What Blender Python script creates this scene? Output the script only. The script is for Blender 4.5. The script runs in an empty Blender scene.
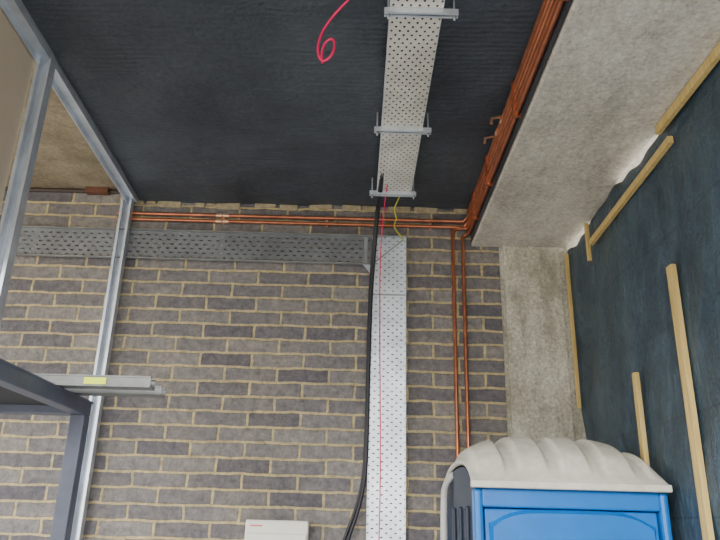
import bpy, bmesh, math, random
from mathutils import Vector, Matrix
random.seed(4)
C=bpy.context.collection

# ------------------------------------------------------------ node helpers
def new_mat(name):
    m=bpy.data.materials.new(name); m.use_nodes=True
    nt=m.node_tree; b=nt.nodes['Principled BSDF']
    return m,nt,b
def N(nt,t,**k):
    n=nt.nodes.new(t)
    for a,v in k.items(): setattr(n,a,v)
    return n
def ramp(nt,src,stops):
    r=N(nt,'ShaderNodeValToRGB'); e=r.color_ramp.elements
    while len(e)<len(stops): e.new(0.5)
    for i,(p,c) in enumerate(stops):
        e[i].position=p; e[i].color=(c[0],c[1],c[2],1)
    nt.links.new(src,r.inputs[0]); return r.outputs[0]
def mixc(nt,f,a,b,mode='MIX'):
    n=N(nt,'ShaderNodeMix',data_type='RGBA',blend_type=mode)
    if isinstance(f,(int,float)): n.inputs[0].default_value=f
    else: nt.links.new(f,n.inputs[0])
    for i,s in ((6,a),(7,b)):
        if isinstance(s,tuple): n.inputs[i].default_value=(s[0],s[1],s[2],1)
        else: nt.links.new(s,n.inputs[i])
    return n.outputs[2]
def noise(nt,vec,scale,detail=5,rough=0.6):
    n=N(nt,'ShaderNodeTexNoise'); n.inputs['Scale'].default_value=scale
    n.inputs['Detail'].default_value=detail; n.inputs['Roughness'].default_value=rough
    nt.links.new(vec,n.inputs['Vector']); return n.outputs[0]
def bump(nt,b,h,strength,dist=0.01,prev=None):
    n=N(nt,'ShaderNodeBump'); n.inputs['Strength'].default_value=strength; n.inputs['Distance'].default_value=dist
    nt.links.new(h,n.inputs['Height'])
    if prev: nt.links.new(prev,n.inputs['Normal'])
    nt.links.new(n.outputs[0],b.inputs['Normal']); return n.outputs[0]
def objco(nt): return N(nt,'ShaderNodeTexCoord').outputs['Object']
def scaled(nt,vec,s):
    n=N(nt,'ShaderNodeVectorMath',operation='MULTIPLY'); nt.links.new(vec,n.inputs[0]); n.inputs[1].default_value=s; return n.outputs[0]
def math2(nt,op,a,b):
    n=N(nt,'ShaderNodeMath',operation=op)
    for i,s in enumerate((a,b)):
        if isinstance(s,(int,float)): n.inputs[i].default_value=s
        else: nt.links.new(s,n.inputs[i])
    return n.outputs[0]

def plain(name,col,rough=0.5,metal=0.0,var=0.12,nscale=6):
    m,nt,b=new_mat(name); v=objco(nt); n=noise(nt,v,nscale)
    lo=tuple(c*(1-var) for c in col); hi=tuple(min(1,c*(1+var)) for c in col)
    nt.links.new(ramp(nt,n,[(0.3,lo),(0.7,hi)]),b.inputs['Base Color'])
    b.inputs['Roughness'].default_value=rough; b.inputs['Metallic'].default_value=metal
    return m

def mat_brick():
    m,nt,b=new_mat('brick_masonry'); v=objco(nt)
    sp=N(nt,'ShaderNodeSeparateXYZ'); nt.links.new(v,sp.inputs[0])
    cb=N(nt,'ShaderNodeCombineXYZ'); nt.links.new(sp.outputs[0],cb.inputs[0]); nt.links.new(sp.outputs[2],cb.inputs[1])
    nn=N(nt,'ShaderNodeTexNoise'); nn.inputs['Scale'].default_value=6; nn.inputs['Detail'].default_value=4; nt.links.new(v,nn.inputs['Vector'])
    wob=N(nt,'ShaderNodeVectorMath',operation='MULTIPLY_ADD'); nt.links.new(nn.outputs[1],wob.inputs[0])
    wob.inputs[1].default_value=(0.034,0.030,0); nt.links.new(cb.outputs[0],wob.inputs[2])
    br=N(nt,'ShaderNodeTexBrick'); nt.links.new(wob.outputs[0],br.inputs['Vector'])
    br.offset=0.5; br.inputs['Scale'].default_value=1
    br.inputs['Brick Width'].default_value=0.42; br.inputs['Row Height'].default_value=0.118
    br.inputs['Mortar Size'].default_value=0.0125; br.inputs['Mortar Smooth'].default_value=0.35
    br.inputs['Color1'].default_value=(0.235,0.222,0.215,1); br.inputs['Color2'].default_value=(0.118,0.112,0.128,1)
    br.inputs['Mortar'].default_value=(0.46,0.385,0.22,1)
    n1=noise(nt,v,18,8,0.8); n2=noise(nt,v,1.0,3)
    n3=noise(nt,scaled(nt,v,(3,1,7)),1.6,5,0.7)
    col=mixc(nt,0.9,br.outputs[0],ramp(nt,n1,[(0.32,(0.24,0.24,0.26)),(0.70,(0.80,0.79,0.76))]),'OVERLAY')
    col=mixc(nt,0.6,col,ramp(nt,n3,[(0.3,(0.34,0.35,0.40)),(0.7,(0.65,0.62,0.56))]),'OVERLAY')
    col=mixc(nt,0.5,col,ramp(nt,n2,[(0.35,(0.45,0.46,0.49)),(0.7,(0.57,0.55,0.50))]),'OVERLAY')
    nt.links.new(col,b.inputs['Base Color']); b.inputs['Roughness'].default_value=0.9
    inv=N(nt,'ShaderNodeMath',operation='MULTIPLY_ADD'); nt.links.new(br.outputs['Fac'],inv.inputs[0]); inv.inputs[1].default_value=-1; nt.links.new(n1,inv.inputs[2])
    bump(nt,b,inv.outputs[0],0.8,0.016)
    return m

def mat_concrete(name,c0,c1,streak=(1,1,1),s=2.0,stain=None,grain=0.45):
    m,nt,b=new_mat(name); v=objco(nt); vs=scaled(nt,v,streak)
    n1=noise(nt,vs,s,8,0.7); n2=noise(nt,v,38,6,0.8); n4=noise(nt,v,6,6,0.7)
    col=ramp(nt,n1,[(0.32,c0),(0.62,c1)])
    col=mixc(nt,0.6,col,ramp(nt,n4,[(0.3,(0.36,0.36,0.36)),(0.7,(0.64,0.64,0.64))]),'OVERLAY')
    col=mixc(nt,grain,col,ramp(nt,n2,[(0.34,(0.22,0.22,0.22)),(0.66,(0.78,0.78,0.78))]),'OVERLAY')
    if stain:
        n5=noise(nt,scaled(nt,v,(2.5,2.5,0.8)),1.6,6,0.75)
        col=mixc(nt,ramp(nt,n5,[(0.50,(0,0,0)),(0.64,(0.6,0.6,0.6))]),col,stain)
    nt.links.new(col,b.inputs['Base Color']); b.inputs['Roughness'].default_value=0.85
    p=bump(nt,b,n4,0.4,0.025); bump(nt,b,n2,0.5,0.008,p); return m

def mat_roof():
    m,nt,b=new_mat('weathered_white_plastic'); v=objco(nt)
    n1=noise(nt,v,2.5,6,0.65); n2=noise(nt,v,20,5,0.7)
    col=ramp(nt,n1,[(0.35,(0.50,0.48,0.42)),(0.62,(0.62,0.60,0.53))])
    col=mixc(nt,0.25,col,ramp(nt,n2,[(0.35,(0.35,0.35,0.35)),(0.65,(0.65,0.65,0.65))]),'OVERLAY')
    nt.links.new(col,b.inputs['Base Color']); b.inputs['Roughness'].default_value=0.4
    return m

def mat_membrane():
    m,nt,b=new_mat('black_membrane'); v=objco(nt)
    w=N(nt,'ShaderNodeTexWave',bands_direction='Y'); nt.links.new(v,w.inputs['Vector'])
    w.inputs['Scale'].default_value=7.5; w.inputs['Distortion'].default_value=1.5; w.inputs['Detail'].default_value=3; w.inputs['Detail Scale'].default_value=1.2
    n=noise(nt,scaled(nt,v,(1,1.6,1)),3,6,0.65)
    n2=noise(nt,scaled(nt,v,(1.0,0.7,1)),1.3,4)
    n3=noise(nt,scaled(nt,v,(1,1.8,1)),22,7,0.8)
    mk=math2(nt,'POWER',noise(nt,v,0.9,2),2.0)
    wm=math2(nt,'MULTIPLY',w.outputs[1],mk)
    col=ramp(nt,n2,[(0.35,(0.032,0.041,0.056)),(0.68,(0.064,0.077,0.096))])
    col=mixc(nt,0.8,col,ramp(nt,n3,[(0.32,(0.30,0.30,0.30)),(0.70,(0.70,0.70,0.70))]),'OVERLAY')
    nt.links.new(col,b.inputs['Base Color']); b.inputs['Roughness'].default_value=0.45
    p=bump(nt,b,wm,0.45,0.014); p=bump(nt,b,n,0.7,0.04,p); bump(nt,b,n3,0.3,0.006,p); return m

def mat_tarp():
    m,nt,b=new_mat('blue_sheeting'); v=objco(nt)
    n1=noise(nt,scaled(nt,v,(1,1.4,0.7)),2.4,7,0.65); n2=noise(nt,v,9,7,0.75)
    sp=N(nt,'ShaderNodeSeparateXYZ'); nt.links.new(v,sp.inputs[0])
    cb=N(nt,'ShaderNodeCombineXYZ'); nt.links.new(sp.outputs[1],cb.inputs[0]); nt.links.new(sp.outputs[2],cb.inputs[1])
    vo=N(nt,'ShaderNodeTexVoronoi',feature='DISTANCE_TO_EDGE'); nn=N(nt,'ShaderNodeTexNoise'); nn.inputs['Scale'].default_value=2; nt.links.new(cb.outputs[0],nn.inputs['Vector'])
    wv=N(nt,'ShaderNodeVectorMath',operation='MULTIPLY_ADD'); nt.links.new(nn.outputs[1],wv.inputs[0]); wv.inputs[1].default_value=(0.4,0.4,0); nt.links.new(cb.outputs[0],wv.inputs[2])
    nt.links.new(wv.outputs[0],vo.inputs['Vector']); vo.inputs['Scale'].default_value=2.2
    crease=ramp(nt,vo.outputs['Distance'],[(0.0,(0,0,0)),(0.10,(1,1,1))])
    br=N(nt,'ShaderNodeTexBrick'); nt.links.new(cb.outputs[0],br.inputs['Vector']); br.offset=0
    br.inputs['Scale'].default_value=1; br.inputs['Brick Width'].default_value=0.7; br.inputs['Row Height'].default_value=0.52
    br.inputs['Mortar Size'].default_value=0.007; br.inputs['Mortar Smooth'].default_value=0.6
    col=ramp(nt,n1,[(0.3,(0.017,0.035,0.056)),(0.7,(0.055,0.090,0.120))])
    col=mixc(nt,0.75,col,ramp(nt,n2,[(0.3,(0.30,0.33,0.35)),(0.75,(0.76,0.76,0.75))]),'OVERLAY')
    col=mixc(nt,math2(nt,'MULTIPLY',br.outputs['Fac'],0.6),col,(0.010,0.022,0.04))
    nt.links.new(col,b.inputs['Base Color']); b.inputs['Roughness'].default_value=0.42
    p=bump(nt,b,n1,0.7,0.08); p=bump(nt,b,n2,0.6,0.02,p); bump(nt,b,crease,0.22,0.02,p); return m

def mat_tray(name,axes,pitch,rad,col,rough=0.38,stagger=True,metal=0.75):
    m,nt,b=new_mat(name); v=objco(nt)
    sp=N(nt,'ShaderNodeSeparateXYZ'); nt.links.new(v,sp.inputs[0])
    cb=N(nt,'ShaderNodeCombineXYZ'); nt.links.new(sp.outputs[axes[0]],cb.inputs[0]); nt.links.new(sp.outputs[axes[1]],cb.inputs[1])
    def lattice(off):
        s=N(nt,'ShaderNodeVectorMath',operation='MULTIPLY_ADD'); nt.links.new(cb.outputs[0],s.inputs[0])
        s.inputs[1].default_value=(1/pitch[0],1/pitch[1],0); s.inputs[2].default_value=(off+200,off+200,0)
        fr=N(nt,'ShaderNodeVectorMath',operation='FRACTION'); nt.links.new(s.outputs[0],fr.inputs[0])
        sb=N(nt,'ShaderNodeVectorMath',operation='SUBTRACT'); nt.links.new(fr.outputs[0],sb.inputs[0]); sb.inputs[1].default_value=(0.5,0.5,0)
        sc=N(nt,'ShaderNodeVectorMath',operation='MULTIPLY'); nt.links.new(sb.outputs[0],sc.inputs[0]); sc.inputs[1].default_value=(pitch[0]/rad[0],pitch[1]/rad[1],0)
        ln=N(nt,'ShaderNodeVectorMath',operation='LENGTH'); nt.links.new(sc.outputs[0],ln.inputs[0])
        return math2(nt,'LESS_THAN',ln.outputs['Value'],1)
    h=lattice(0)
    if stagger: h=math2(nt,'MAXIMUM',h,lattice(0.5))
    nt.links.new(math2(nt,'SUBTRACT',1,h),b.inputs['Alpha'])
    n=noise(nt,v,3,5)
    c=ramp(nt,n,[(0.3,tuple(x*0.72 for x in col)),(0.7,tuple(min(1,x*1.15) for x in col))])
    nt.links.new(c,b.inputs['Base Color'])
    b.inputs['Metallic'].default_value=metal; b.inputs['Roughness'].default_value=rough
    bump(nt,b,n,0.3,0.03)
    return m

def mat_timber():
    m,nt,b=new_mat('sawn_timber'); v=objco(nt)
    n=noise(nt,scaled(nt,v,(20,20,1.5)),2,5)
    nt.links.new(ramp(nt,n,[(0.3,(0.42,0.29,0.095)),(0.7,(0.62,0.46,0.18))]),b.inputs['Base Color'])
    b.inputs['Roughness'].default_value=0.8; return m

M_brick=mat_brick()
M_beam=mat_concrete('cast_concrete',(0.40,0.365,0.31),(0.62,0.585,0.51),(1,0.35,1),2.4,None,0.6)
M_slab=mat_concrete('slab_soffit',(0.14,0.11,0.07),(0.30,0.245,0.165),(1,1,1),1.7)
M_col=mat_concrete('board_marked_concrete',(0.30,0.28,0.22),(0.58,0.555,0.47),(3,1,0.9),2.5,(0.24,0.215,0.16),0.7)
M_floor=mat_concrete('floor_screed',(0.35,0.34,0.32),(0.48,0.47,0.44))
M_memb=mat_membrane(); M_tarp=mat_tarp(); M_timber=mat_timber()
M_tray_c=mat_tray('perforated_tray_soffit',(0,1),(0.045,0.066),(0.0066,0.0095),(0.78,0.75,0.67),0.42,True,0.4)
M_tray_v=mat_tray('perforated_tray_riser',(0,2),(0.07,0.060),(0.010,0.0055),(0.72,0.79,0.90),0.34,True,0.5)
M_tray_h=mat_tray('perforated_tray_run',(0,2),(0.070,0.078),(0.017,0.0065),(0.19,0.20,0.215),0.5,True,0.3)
M_galv=plain('galvanised_steel',(0.62,0.67,0.75),0.36,0.5,0.18,5)
M_galvd=plain('galvanised_steel_dull',(0.30,0.32,0.33),0.5,0.4,0.2,5)
M_copper=plain('copper',(0.48,0.17,0.09),0.3,0.75,0.3,9)
M_copb=plain('copper_bright',(0.80,0.50,0.34),0.3,0.8,0.1)
M_black=plain('black_cable_sheath',(0.008,0.008,0.016),0.5)
M_pink=plain('red_cable_sheath',(0.85,0.008,0.13),0.45)
M_yg=plain('earth_cable_sheath',(0.50,0.47,0.05),0.5)
M_steel=plain('painted_grey_steel',(0.095,0.105,0.15),0.45,0.2,0.2)
M_dark=plain('dark_ply',(0.02,0.02,0.026),0.7)
M_white=plain('cream_enamel',(0.78,0.75,0.68),0.4,0,0.04)
M_red=plain('red_label',(0.6,0.08,0.05),0.5)
M_yel=plain('yellow_label',(0.62,0.72,0.0),0.5)
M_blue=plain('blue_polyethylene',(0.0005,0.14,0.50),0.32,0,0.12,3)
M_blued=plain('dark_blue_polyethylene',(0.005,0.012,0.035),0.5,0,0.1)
M_roof=mat_roof()
M_board=plain('plasterboard',(0.62,0.52,0.39),0.8,0,0.06,2)
M_cond=plain('dark_conduit',(0.05,0.03,0.025),0.6)
M_mort=plain('mortar',(0.36,0.30,0.19),0.95,0,0.3,25)

# ------------------------------------------------------------ geometry helpers
def add_obj(name,bm,mats,parent=None,bevel=0,smooth=False):
    me=bpy.data.meshes.new(name); bm.normal_update(); bm.to_mesh(me); bm.free()
    o=bpy.data.objects.new(name,me); C.objects.link(o)
    for m in (mats if isinstance(mats,(list,tuple)) else [mats]): me.materials.append(m)
    if parent: o.parent=parent
    if bevel:
        md=o.modifiers.new('bevel','BEVEL'); md.width=bevel; md.segments=2; md.limit_method='ANGLE'
    if smooth:
        for p in me.polygons: p.use_smooth=True
    return o
def bx(bm,x0,x1,y0,y1,z0,z1,mi=0):
    r=bmesh.ops.create_cube(bm,size=1)
    for v in r['verts']:
        v.co=Vector(((x0+x1)/2+v.co.x*(x1-x0),(y0+y1)/2+v.co.y*(y1-y0),(z0+z1)/2+v.co.z*(z1-z0)))
    for v in r['verts']:
        for f in v.link_faces: f.material_index=mi
def boxes(name,lst,mats,parent=None,bevel=0,skew=0):
    bm=bmesh.new()
    for b in lst: bx(bm,*b)
    if skew:
        for v in bm.verts: v.co.x+=skew*(5.45-v.co.y)
    return add_obj(name,bm,mats,parent,bevel)
def empty(name,loc=(0,0,0)):
    e=bpy.data.objects.new(name,None); e.location=loc; C.objects.link(e); return e
def tube(name,paths,r,mat,parent=None,smooth=False):
    cu=bpy.data.curves.new(name,'CURVE'); cu.dimensions='3D'; cu.bevel_depth=r; cu.bevel_resolution=3; cu.use_fill_caps=True
    for pts in paths:
        if smooth:
            s=cu.splines.new('NURBS'); s.points.add(len(pts)-1); s.order_u=4; s.use_endpoint_u=True; s.resolution_u=8
        else:
            s=cu.splines.new('POLY'); s.points.add(len(pts)-1)
        for i,p in enumerate(pts): s.points[i].co=(p[0],p[1],p[2],1)
    cu.materials.append(mat)
    tmp=bpy.data.objects.new(name+'_c',cu); C.objects.link(tmp)
    dg=bpy.context.evaluated_depsgraph_get(); me=bpy.data.meshes.new_from_object(tmp.evaluated_get(dg))
    bpy.data.objects.remove(tmp)
    o=bpy.data.objects.new(name,me); C.objects.link(o)
    for p in me.polygons: p.use_smooth=True
    if parent: o.parent=parent
    return o

# ------------------------------------------------------------ room shell
SK=0.028
boxes('floor',[(-6,3,-3,5.8,-0.15,0)],M_floor)
boxes('wall_back',[(-6,1.19,5.5,5.75,0,4.72)],M_brick)
boxes('ceiling',[(-6,1.95,-0.6,5.75,4.72,4.92)],M_slab)
boxes('concrete_column',[(1.225,1.70,5.47,5.75,0,4.28),(1.70,1.95,5.488,5.75,0,4.28),(1.19,1.23,5.52,5.75,0,4.28)]+
      [(1.222,1.702,5.466,5.472,z,z+0.012) for z in (0.9,1.7,2.5,3.35,3.9)],M_col,bevel=0.008)
boxes('concrete_beam',[(0.955,1.95,-0.6,5.75,4.28,4.72)],M_beam,bevel=0.012)

# membrane sheet lining the soffit and turned down the beam face
bm=bmesh.new()
nx,ny=90,160; X0,X1,Y0,Y1=-1.945,0.953,-0.6,5.5
g=[]
for j in range(ny+1):
    row=[]
    for i in range(nx+1):
        y=Y0+(Y1-Y0)*j/ny
        xa=X0+SK*(5.45-y)
        x=xa+(X1-xa)*i/nx
        z=4.625+0.006*math.sin(x*2.1+y*1.3)+0.003*math.sin(y*13+2*math.sin(x*3))+0.004*math.sin(x*9+y*4+math.sin(y*5))
        row.append(bm.verts.new((x,y,z)))
    row.append(bm.verts.new((X1-0.003,y,4.6))); row.append(bm.verts.new((X1-0.003,y,4.30)))
    g.append(row)
for j in range(ny):
    for i in range(nx+2): bm.faces.new((g[j][i],g[j+1][i],g[j+1][i+1],g[j][i+1]))
o=add_obj('ceiling_membrane',bm,M_memb,smooth=True)

bm=bmesh.new()
x=-2.0
while x<0.9:
    w=random.uniform(0.05,0.22); h=random.uniform(0.01,0.05)
    bx(bm,x,x+w,5.485,5.51,4.61-h,4.64); x+=w*random.uniform(0.9,1.8)
add_obj('mortar_bedding',bm,M_mort,bevel=0.006)

# ------------------------------------------------------------ blue sheeting wall (right)
bm=bmesh.new(); ny,nz=160,100; g=[]
def top(y):
    t=4.285
    for c,w,d in ((3.95,0.30,0.070),(5.22,0.26,0.075)):
        t-=d*math.exp(-((y-c)/w)**4)*(0.85+0.15*math.sin(y*23))
    return t
for j in range(nz+1):
    row=[]
    for i in range(ny+1):
        y=-0.6+6.087*i/ny; z=top(y)*j/nz
        x=1.780+0.012*math.sin(y*5+z*2.2)+0.007*math.sin(z*7-y*3)+0.004*math.sin(y*19+z*11)
        row.append(bm.verts.new((x,y,z)))
    g.append(row)
for j in range(nz):
    for i in range(ny): bm.faces.new((g[j][i],g[j][i+1],g[j+1][i+1],g[j+1][i]))
wr=add_obj('wall_right',bm,M_tarp,smooth=True)
md=wr.modifiers.new('s','SOLIDIFY'); md.thickness=0.006; md.offset=1

def batten(y0,z0,y1,z1,w):
    a=Vector((0,y0,z0)); b=Vector((0,y1,z1)); d=(b-a); L=d.length; d.normalize()
    n=Vector((0,-d.z,d.y))
    bm=bmesh.new(); r=bmesh.ops.create_cube(bm,size=1)
    for v in r['verts']:
        p=a+d*(0.5+v.co.x)*L+n*(v.co.y*w); p.x=1.744+v.co.z*0.03; v.co=p
    return add_obj('timber_batten',bm,M_timber,bevel=0.002)
batten(3.61,3.41,3.62,0.02,0.065)
batten(4.27,2.94,4.27,0.02,0.05)
batten(5.42,4.20,5.42,2.9,0.018)
batten(4.82,4.05,3.40,4.10,0.045)
batten(3.54,4.24,0.5,4.24,0.055)
batten(4.88,4.24,4.88,3.93,0.025)

# ------------------------------------------------------------ stud partition (left)
def cstud(bm,x0,x1,y0,y1,z0,z1,t=0.006):
    bx(bm,x0,x1,y1-t,y1,z0,z1)
    bx(bm,x0,x0+t,y0,y1-t,z0,z1); bx(bm,x1-t,x1,y0,y1-t,z0,z1)
    bx(bm,x0+t,x0+0.02,y0,y0+t,z0,z1); bx(bm,x1-0.02,x1-t,y0,y0+t,z0,z1)
fr=empty('metal_stud_partition')
bm=bmesh.new(); cstud(bm,-2.075,-1.985,5.39,5.46,0,4.60); add_obj('stud_1',bm,M_galv,fr)
d=SK*1.95
bm=bmesh.new(); cstud(bm,-2.03+d,-1.945+d,3.47,3.54,0,4.60); add_obj('stud_2',bm,M_galv,fr)
boxes('head_track',[(-2.035,-1.95,0.5,5.48,4.60,4.606),(-2.035,-2.029,0.5,5.48,4.56,4.60),(-1.956,-1.95,0.5,5.48,4.575,4.60),(-2.03,-1.95,0.5,5.48,4.606,4.72)],M_galv,fr,skew=SK)
boxes('plasterboard_sheet',[(-2.06,-2.045,0.5,3.47,3.3,4.718)],M_board,fr,skew=SK)
cd=empty('dark_conduit')
tube('conduit_tube',[[(-5.5,5.483,4.700),(-2.1,5.483,4.700)]],0.018,M_cond,cd)
boxes('timber_packer',[(-2.42,-2.22,5.43,5.50,4.67,4.72)],plain('red_brown_timber',(0.12,0.045,0.025),0.8),cd,bevel=0.004)

# ------------------------------------------------------------ cable trays
tr=empty('ceiling_cable_tray')
boxes('tray_floor',[(0.12,0.39,0.6,5.0,4.50,4.503)],M_tray_c,tr)
boxes('tray_flange_l',[(0.117,0.12,0.6,5.0,4.50,4.545)],M_galv,tr)
boxes('tray_flange_r',[(0.39,0.393,0.6,5.0,4.50,4.545)],M_galv,tr)
for k,(y,a,b) in enumerate(((1.7,0.06,0.48),(2.87,0.09,0.47),(4.0,0.07,0.45),(4.94,0.06,0.43))):
    boxes('strut_%d'%k,[(a,b,y-0.016,y+0.016,4.494,4.498),(a,b,y-0.018,y-0.015,4.468,4.498),(a,b,y+0.015,y+0.018,4.468,4.498),
          (a,b,y-0.018,y-0.007,4.466,4.469),(a,b,y+0.007,y+0.018,4.466,4.469)],M_galv,tr)
    tube('rods_%d'%k,[[(a+0.02,y,4.44),(a+0.02,y,4.62)],[(b-0.02,y,4.44),(b-0.02,y,4.62)]],0.005,M_galv,tr)
    tube('nuts_%d'%k,[[(a+0.02,y,4.454),(a+0.02,y,4.466)],[(b-0.02,y,4.454),(b-0.02,y,4.466)]],0.011,M_galvd,tr)
tv=empty('wall_cable_tray')
YW=5.46
boxes('riser_floor',[(0.10,0.385,YW,YW+0.003,0.3,4.325)],M_tray_v,tv)
boxes('riser_flange_l',[(0.097,0.10,YW-0.035,YW+0.003,0.3,4.05)],M_galv,tv)
boxes('riser_flange_r',[(0.385,0.388,YW-0.035,YW+0.003,0.3,4.325)],M_galv,tv)
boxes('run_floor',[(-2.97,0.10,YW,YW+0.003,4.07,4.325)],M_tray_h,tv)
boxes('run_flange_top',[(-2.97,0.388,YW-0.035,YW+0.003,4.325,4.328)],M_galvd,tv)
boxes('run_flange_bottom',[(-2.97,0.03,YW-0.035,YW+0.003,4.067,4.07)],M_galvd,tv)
bm=bmesh.new()
vs=[bm.verts.new(p) for p in ((0.02,YW-0.001,4.07),(0.10,YW-0.001,4.07),(0.10,YW-0.001,3.97))]; bm.faces.new(vs)
vs=[bm.verts.new(p) for p in ((0.02,YW-0.035,4.07),(0.02,YW,4.07),(0.10,YW,3.97),(0.10,YW-0.035,3.97))]; bm.faces.new(vs)
add_obj('bend_gusset',bm,M_galv,tv)
bm=bmesh.new()
vs=[bm.verts.new(p) for p in ((0.12,YW-0.002,4.10),(0.13,YW-0.002,4.09),(0.37,YW-0.002,4.30),(0.36,YW-0.002,4.31))]; bm.faces.new(vs)
add_obj('bend_fold',bm,M_galvd,tv)
boxes('splice_plate',[(0.03,0.06,YW-0.004,YW-0.001,4.08,4.32),(0.11,0.375,YW-0.004,YW-0.001,3.80,3.812)],M_galvd,tv)
boxes('tray_standoffs',[(-2.8,-2.76,YW+0.003,5.5,4.08,4.31),(-1.2,-1.16,YW+0.003,5.5,4.08,4.31),(0.12,0.36,YW+0.003,5.5,3.0,3.04),(0.12,0.36,YW+0.003,5.5,1.6,1.64)],M_galvd,tv)

# ------------------------------------------------------------ copper pipework
cp=empty('copper_pipework')
zs=[4.375,4.425,4.475,4.525,4.575]
paths=[]
for i,z in enumerate(zs):
    x=0.928
    if i<2:
        xv=0.875-0.085*i
        paths.append([(x,0.2,z),(x,5.40,z),(x-0.01,5.45,z),(xv+0.03,5.47,z),(xv,5.47,z-0.03),(xv,5.47,0.4)])
    elif i<4:
        zz=4.44+(i-2)*0.055
        paths.append([(x,0.2,z),(x,5.41,z),(x-0.04,5.465,zz),(-2.12,5.475,zz)])
    else: paths.append([(x,0.2,z),(x,5.44,z)])
tube('pipes',paths,0.0165,M_copper,cp)
boxes('pipe_clips',[(0.905,0.954,y-0.012,y+0.012,4.35,4.60) for y in (1.5,2.6,3.6,4.5,5.1)],M_copper,cp)
cl=[]
for z in (3.9,3.3,2.7): cl.append((0.775,0.79,5.478,5.5,z-0.008,z+0.008)); cl.append((0.86,0.875,5.478,5.5,z-0.008,z+0.008))
for x in (-1.2,-0.3,0.6): cl.append((x-0.012,x+0.012,5.482,5.5,4.42,4.52))
boxes('wall_clips',cl,M_copb,cp)
cps=[]
for x in (-1.2,-1.26): cps.append([(x,5.474,4.44),(x+0.05,5.474,4.44)]); cps.append([(x,5.474,4.495),(x+0.05,5.474,4.495)])
for y in (4.15,4.0): cps.append([(0.925,y,4.57),(0.925,y-0.05,4.57)])
tube('couplers',cps,0.0195,M_copb,cp)
tube('air_vents',[[(0.91,4.2,4.575),(0.85,4.2,4.56),(0.845,4.2,4.52)],[(0.91,3.95,4.575),(0.85,3.95,4.56),(0.845,3.95,4.52)]],0.010,M_copb,cp)

# ------------------------------------------------------------ cables
bc=empty('black_cables')
tube('cable_bundle',[
 [(0.15,4.3,4.515),(0.14,4.7,4.515),(0.14,5.0,4.50),(0.12,5.2,4.40),(0.11,5.38,4.2),(0.085,5.43,3.9),(0.08,5.43,3.2),(0.08,5.43,2.6),(0.07,5.43,2.3),(0.0,5.42,2.05),(-0.09,5.42,1.85),(-0.2,5.43,1.4),(-0.2,5.43,0.6)],
 [(0.165,4.3,4.515),(0.155,4.7,4.515),(0.150,5.0,4.50),(0.13,5.23,4.38),(0.12,5.38,4.15),(0.096,5.42,3.8),(0.092,5.42,3.1),(0.092,5.42,2.5),(0.078,5.42,2.27),(0.01,5.40,2.0),(-0.1,5.41,1.75),(-0.12,5.43,0.6)]],0.0125,M_black,bc,True)
rc=empty('red_cable')
tube('coil_tail',[
 [(0.21,0.8,4.515),(0.22,1.8,4.55),(0.12,2.5,4.56),(-0.02,2.74,4.53),(-0.14,2.86,4.49),(-0.22,2.9,4.40),(-0.255,2.9,4.27),(-0.225,2.9,4.17),(-0.165,2.9,4.22),(-0.155,2.9,4.32),(-0.19,2.91,4.35),(-0.235,2.92,4.28),(-0.22,2.93,4.20)]],0.0065,M_pink,rc,True)
tube('drop_in_riser',[
 [(0.20,4.2,4.515),(0.20,4.7,4.515),(0.19,5.02,4.50),(0.175,5.25,4.35),(0.165,5.40,4.1),(0.17,5.44,3.6),(0.19,5.44,2.8),(0.20,5.44,2.2),(0.185,5.44,1.5),(0.19,5.44,0.6)]],0.0040,M_pink,rc,True)
tube('earth_cable',[[(0.30,4.7,4.515),(0.31,4.9,4.515),(0.31,5.05,4.50),(0.25,5.15,4.44),(0.31,5.2,4.38),(0.25,5.3,4.36),(0.33,5.38,4.32),(0.37,5.42,4.28)]],0.006,M_yg,None,True)

# ------------------------------------------------------------ steel frame (left foreground)
sf=empty('steel_rack_frame')
XR,XL,YB,YF,ZT=-1.215,-1.86,3.20,1.4,2.5
b=0.065
boxes('top_beams',[(XR-b,XR,YF,YB,ZT-b,ZT),(XL,XL+b,YF,YB,ZT-b,ZT),(XL+b,XR-b,YB-b,YB,ZT-b,ZT),(XL+b,XR-b,YF,YF+b,ZT-b,ZT),
      (XR-b-0.0,XR+0.006,YF,YB+0.006,ZT-0.008,ZT+0.002)],M_steel,sf,0.004)
boxes('top_panel',[(XL+b,XR-b,YF+b,YB-b,ZT-0.03,ZT-0.01)],M_dark,sf)
boxes('posts',[(x,x+b,y,y+b,0,ZT-b) for x in (XR-b,XL) for y in (YF,YB-b)],M_steel,sf,0.004)
boxes('lower_rails',[(XR-b,XR,YF+b,YB-b,0.3,0.36),(XL,XL+b,YF+b,YB-b,0.3,0.36),(XL+b,XR-b,YB-b,YB,0.3,0.36),(XL+b,XR-b,YF,YF+b,0.3,0.36)],M_steel,sf,0.004)
M_chan=plain('dull_channel_steel',(0.15,0.155,0.155),0.5,0.2,0.3,8)
def channel(y0,y1,x0,x1,z,h,label=False):
    o=empty('metal_channel')
    boxes('channel_section',[(x0,x1,y0,y1,z,z+0.004),(x0,x1,y0,y0+0.004,z,z+h),(x0,x1,y1-0.004,y1,z,z+h),(x0,x1,y0,y0+0.014,z+h-0.004,z+h),(x0,x1,y1-0.014,y1,z+h-0.004,z+h),
       (x0,x1,y0-0.003,y0,z,z+0.006),(x0,x1,y0-0.003,y0,z+h-0.006,z+h)],M_chan,o)
    if label: boxes('label',[(-1.11,-1.02,y0-0.004,y0,z+0.008,z+h-0.010)],M_yel,o)
channel(2.80,2.87,-1.8,-0.84,2.503,0.045,True)
channel(2.97,3.04,-1.8,-0.84,2.503,0.038)

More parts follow.
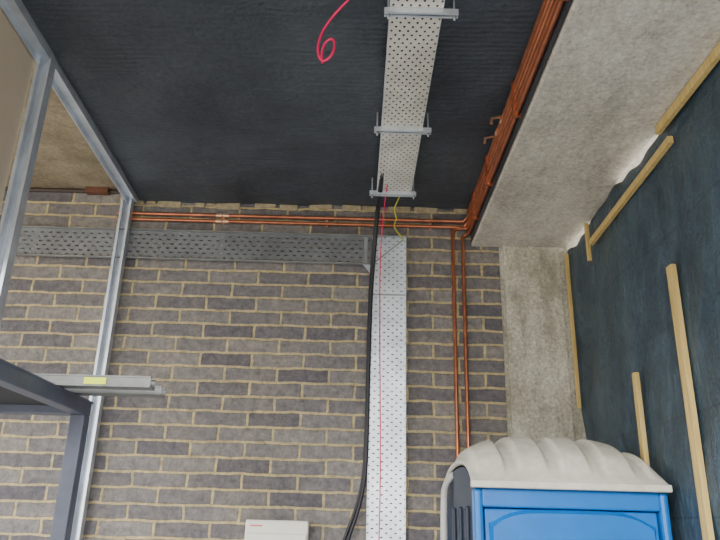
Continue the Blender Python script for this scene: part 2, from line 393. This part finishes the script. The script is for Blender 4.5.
# ------------------------------------------------------------ distribution box
db=empty('distribution_box')
boxes('enclosure',[(-0.785,-0.325,5.36,5.5,1.6,2.02)],M_white,db,0.012)
boxes('cover',[(-0.775,-0.335,5.345,5.362,1.62,1.93)],M_white,db,0.008)
boxes('label',[(-0.75,-0.66,5.357,5.3605,1.976,1.984)],M_red,db)
boxes('hinge_latches',[(-0.58,-0.53,5.335,5.346,1.64,1.68)],M_black,db)

# ------------------------------------------------------------ portable toilet
pt=empty('portable_toilet',(0.640,3.9,0)); pt.rotation_euler=(0,0,math.radians(0.6))
W,D=1.082,1.24
def rise(s,t):
    p=(1-abs(1-2*t)**2.6)
    q=0.55+0.45*(1-abs(2*s-1)**3.4)
    ph=(4.5*(s-0.0))%1.0
    rib=min(1,max(0,(0.5-abs(ph-0.5)-0.10)/0.14)); rib=rib*rib*(3-2*rib)
    flat=max(0,min(1,(0.5-abs(s-0.5))/0.05))
    env=max(0,min(1,(t-0.04)/0.07,(0.96-t)/0.07))
    return 0.280*p*q+0.036*rib*flat*env
ns,ntt=150,80
bm=bmesh.new(); g=[]
for j in range(ntt+1):
    row=[]
    for i in range(ns+1):
        s=i/ns; t=j/ntt; row.append(bm.verts.new((s*W,t*D,2.235+rise(s,t))))
    g.append(row)
for j in range(ntt):
    for i in range(ns): bm.faces.new((g[j][i],g[j][i+1],g[j+1][i+1],g[j+1][i]))
o=add_obj('domed_roof',bm,M_roof,pt,smooth=True)
md=o.modifiers.new('s','SOLIDIFY'); md.thickness=0.03; md.offset=-1
boxes('roof_front_rim',[(-0.008,W+0.0,-0.02,0.03,2.208,2.248),(-0.008,W,D-0.03,D+0.01,2.208,2.248)],M_roof,pt,0.008)
def side(x0,x1,name,mat):
    bm=bmesh.new(); n=24; A=[];B=[]
    for k in range(n+1):
        t=0.03+0.94*k/n; y=t*D; z=2.20+0.280*0.55*(1-abs(1-2*t)**2.6)
        A.append((bm.verts.new((x0,y,z)),bm.verts.new((x0,y,0.12)))); B.append((bm.verts.new((x1,y,z)),bm.verts.new((x1,y,0.12))))
    for k in range(n):
        bm.faces.new((A[k][0],A[k][1],A[k+1][1],A[k+1][0])); bm.faces.new((B[k][1],B[k][0],B[k+1][0],B[k+1][1]))
        bm.faces.new((A[k][0],A[k+1][0],B[k+1][0],B[k][0]))
    for k in (0,n): bm.faces.new((A[k][0],A[k][1],B[k][1],B[k][0]))
    add_obj(name,bm,mat,pt)
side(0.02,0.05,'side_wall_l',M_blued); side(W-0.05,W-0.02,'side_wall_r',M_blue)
boxes('back_wall',[(0.04,W-0.04,D-0.07,D-0.04,0.12,2.2)],M_blue,pt)
boxes('corner_posts',[(0.01,0.06,0.02,0.11,0.12,2.21),(W-0.06,W-0.01,0.02,0.11,0.12,2.21),(0.005,0.07,D-0.11,D-0.03,0.12,2.18),(W-0.07,W-0.005,D-0.11,D-0.03,0.12,2.18)],M_blue,pt,0.02)
boxes('front_header',[(0.055,W-0.055,0.03,0.08,2.11,2.21)],M_blue,pt,0.010)
boxes('door',[(0.07,W-0.07,0.055,0.09,0.16,2.105)],M_blue,pt,0.01)
def strip(bm,pr,zb,y0,y1):
    F=[(bm.verts.new((x,y0,z)),bm.verts.new((x,y0,zb))) for x,z in pr]
    K=[(bm.verts.new((x-(0.02 if i==0 else -0.02 if i==len(pr)-1 else 0),y1,z+0.02)),bm.verts.new((x,y1,zb-0.02))) for i,(x,z) in enumerate(pr)]
    for i in range(len(pr)-1):
        bm.faces.new((F[i][0],F[i][1],F[i+1][1],F[i+1][0])); bm.faces.new((F[i][0],F[i+1][0],K[i+1][0],K[i][0])); bm.faces.new((F[i][1],K[i][1],K[i+1][1],F[i+1][1]))
    for i in (0,len(pr)-1): bm.faces.new((F[i][0],K[i][0],K[i][1],F[i][1]))
bm=bmesh.new(); n=28; pr=[]
for k in range(n+1):
    a=k/n; pr.append((0.11+0.865*a,2.01+0.075*(1-abs(2*a-1)**5)))
strip(bm,pr,1.15,0.028,0.056)
strip(bm,[(x,z-0.98) for x,z in pr],0.25,0.028,0.056)
bmesh.ops.recalc_face_normals(bm,faces=bm.faces)
add_obj('door_moulding',bm,M_blue,pt)
boxes('door_latch',[(0.075,0.105,0.02,0.056,1.03,1.12)],M_white,pt,0.008)
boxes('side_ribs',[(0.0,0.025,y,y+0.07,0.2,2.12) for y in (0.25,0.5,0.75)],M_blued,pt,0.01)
tube('side_tube',[[(-0.03,1.0,0.15),(-0.03,1.0,2.17),(-0.02,0.96,2.26),(0.0,0.9,2.31),(0.03,0.84,2.33)]],0.024,plain('grey_plastic',(0.42,0.42,0.42),0.4),pt,True)  # grey tube up the left side, bending in below the roof edge
boxes('skid_base',[(0,W,0,D,0.0,0.12)],M_blued,pt,0.01)

# ------------------------------------------------------------ light: hazy daylight, brightest beyond the right-hand wall
w=bpy.data.worlds.new('world'); bpy.context.scene.world=w; w.use_nodes=True
nt=w.node_tree; bg=nt.nodes['Background']
tc=N(nt,'ShaderNodeTexCoord'); sp=N(nt,'ShaderNodeSeparateXYZ'); nt.links.new(tc.outputs['Generated'],sp.inputs[0])
c=ramp(nt,sp.outputs[2],[(0.0,(0.40,0.37,0.31)),(0.05,(1.0,0.97,0.90)),(0.6,(0.84,0.92,1.0))])
dt=N(nt,'ShaderNodeVectorMath',operation='DOT_PRODUCT'); nt.links.new(tc.outputs['Generated'],dt.inputs[0])
dt.inputs[1].default_value=tuple(Vector((0.5,0.8,0.45)).normalized())
gl=math2(nt,'POWER',math2(nt,'MAXIMUM',dt.outputs['Value'],0.0),8)
st=math2(nt,'ADD',math2(nt,'MULTIPLY',gl,70.0),6.3)
nt.links.new(c,bg.inputs[0]); nt.links.new(st,bg.inputs[1])
sd=bpy.data.lights.new('sun','SUN'); sd.energy=2.5; sd.angle=math.radians(12); sd.color=(1,0.96,0.88)
so=bpy.data.objects.new('sun',sd); C.objects.link(so)
so.rotation_euler=Vector((0.35,1,-0.42)).to_track_quat('-Z','Y').to_euler()

# ------------------------------------------------------------ camera
cam=bpy.data.cameras.new('camera'); co=bpy.data.objects.new('camera',cam); C.objects.link(co)
cam.sensor_width=36; cam.lens=36*690/720; cam.clip_start=0.05
p=math.radians(20.3); r=0.0267
right=Vector((1,0,0)); fwd=Vector((0,math.cos(p),math.sin(p))); up=Vector((0,-math.sin(p),math.cos(p)))
Rx=right*math.cos(r)+up*math.sin(r); Ux=up*math.cos(r)-right*math.sin(r)
co.matrix_world=Matrix((( Rx.x,Ux.x,-fwd.x,0),(Rx.y,Ux.y,-fwd.y,0),(Rx.z,Ux.z,-fwd.z,2.0),(0,0,0,1)))
bpy.context.scene.camera=co
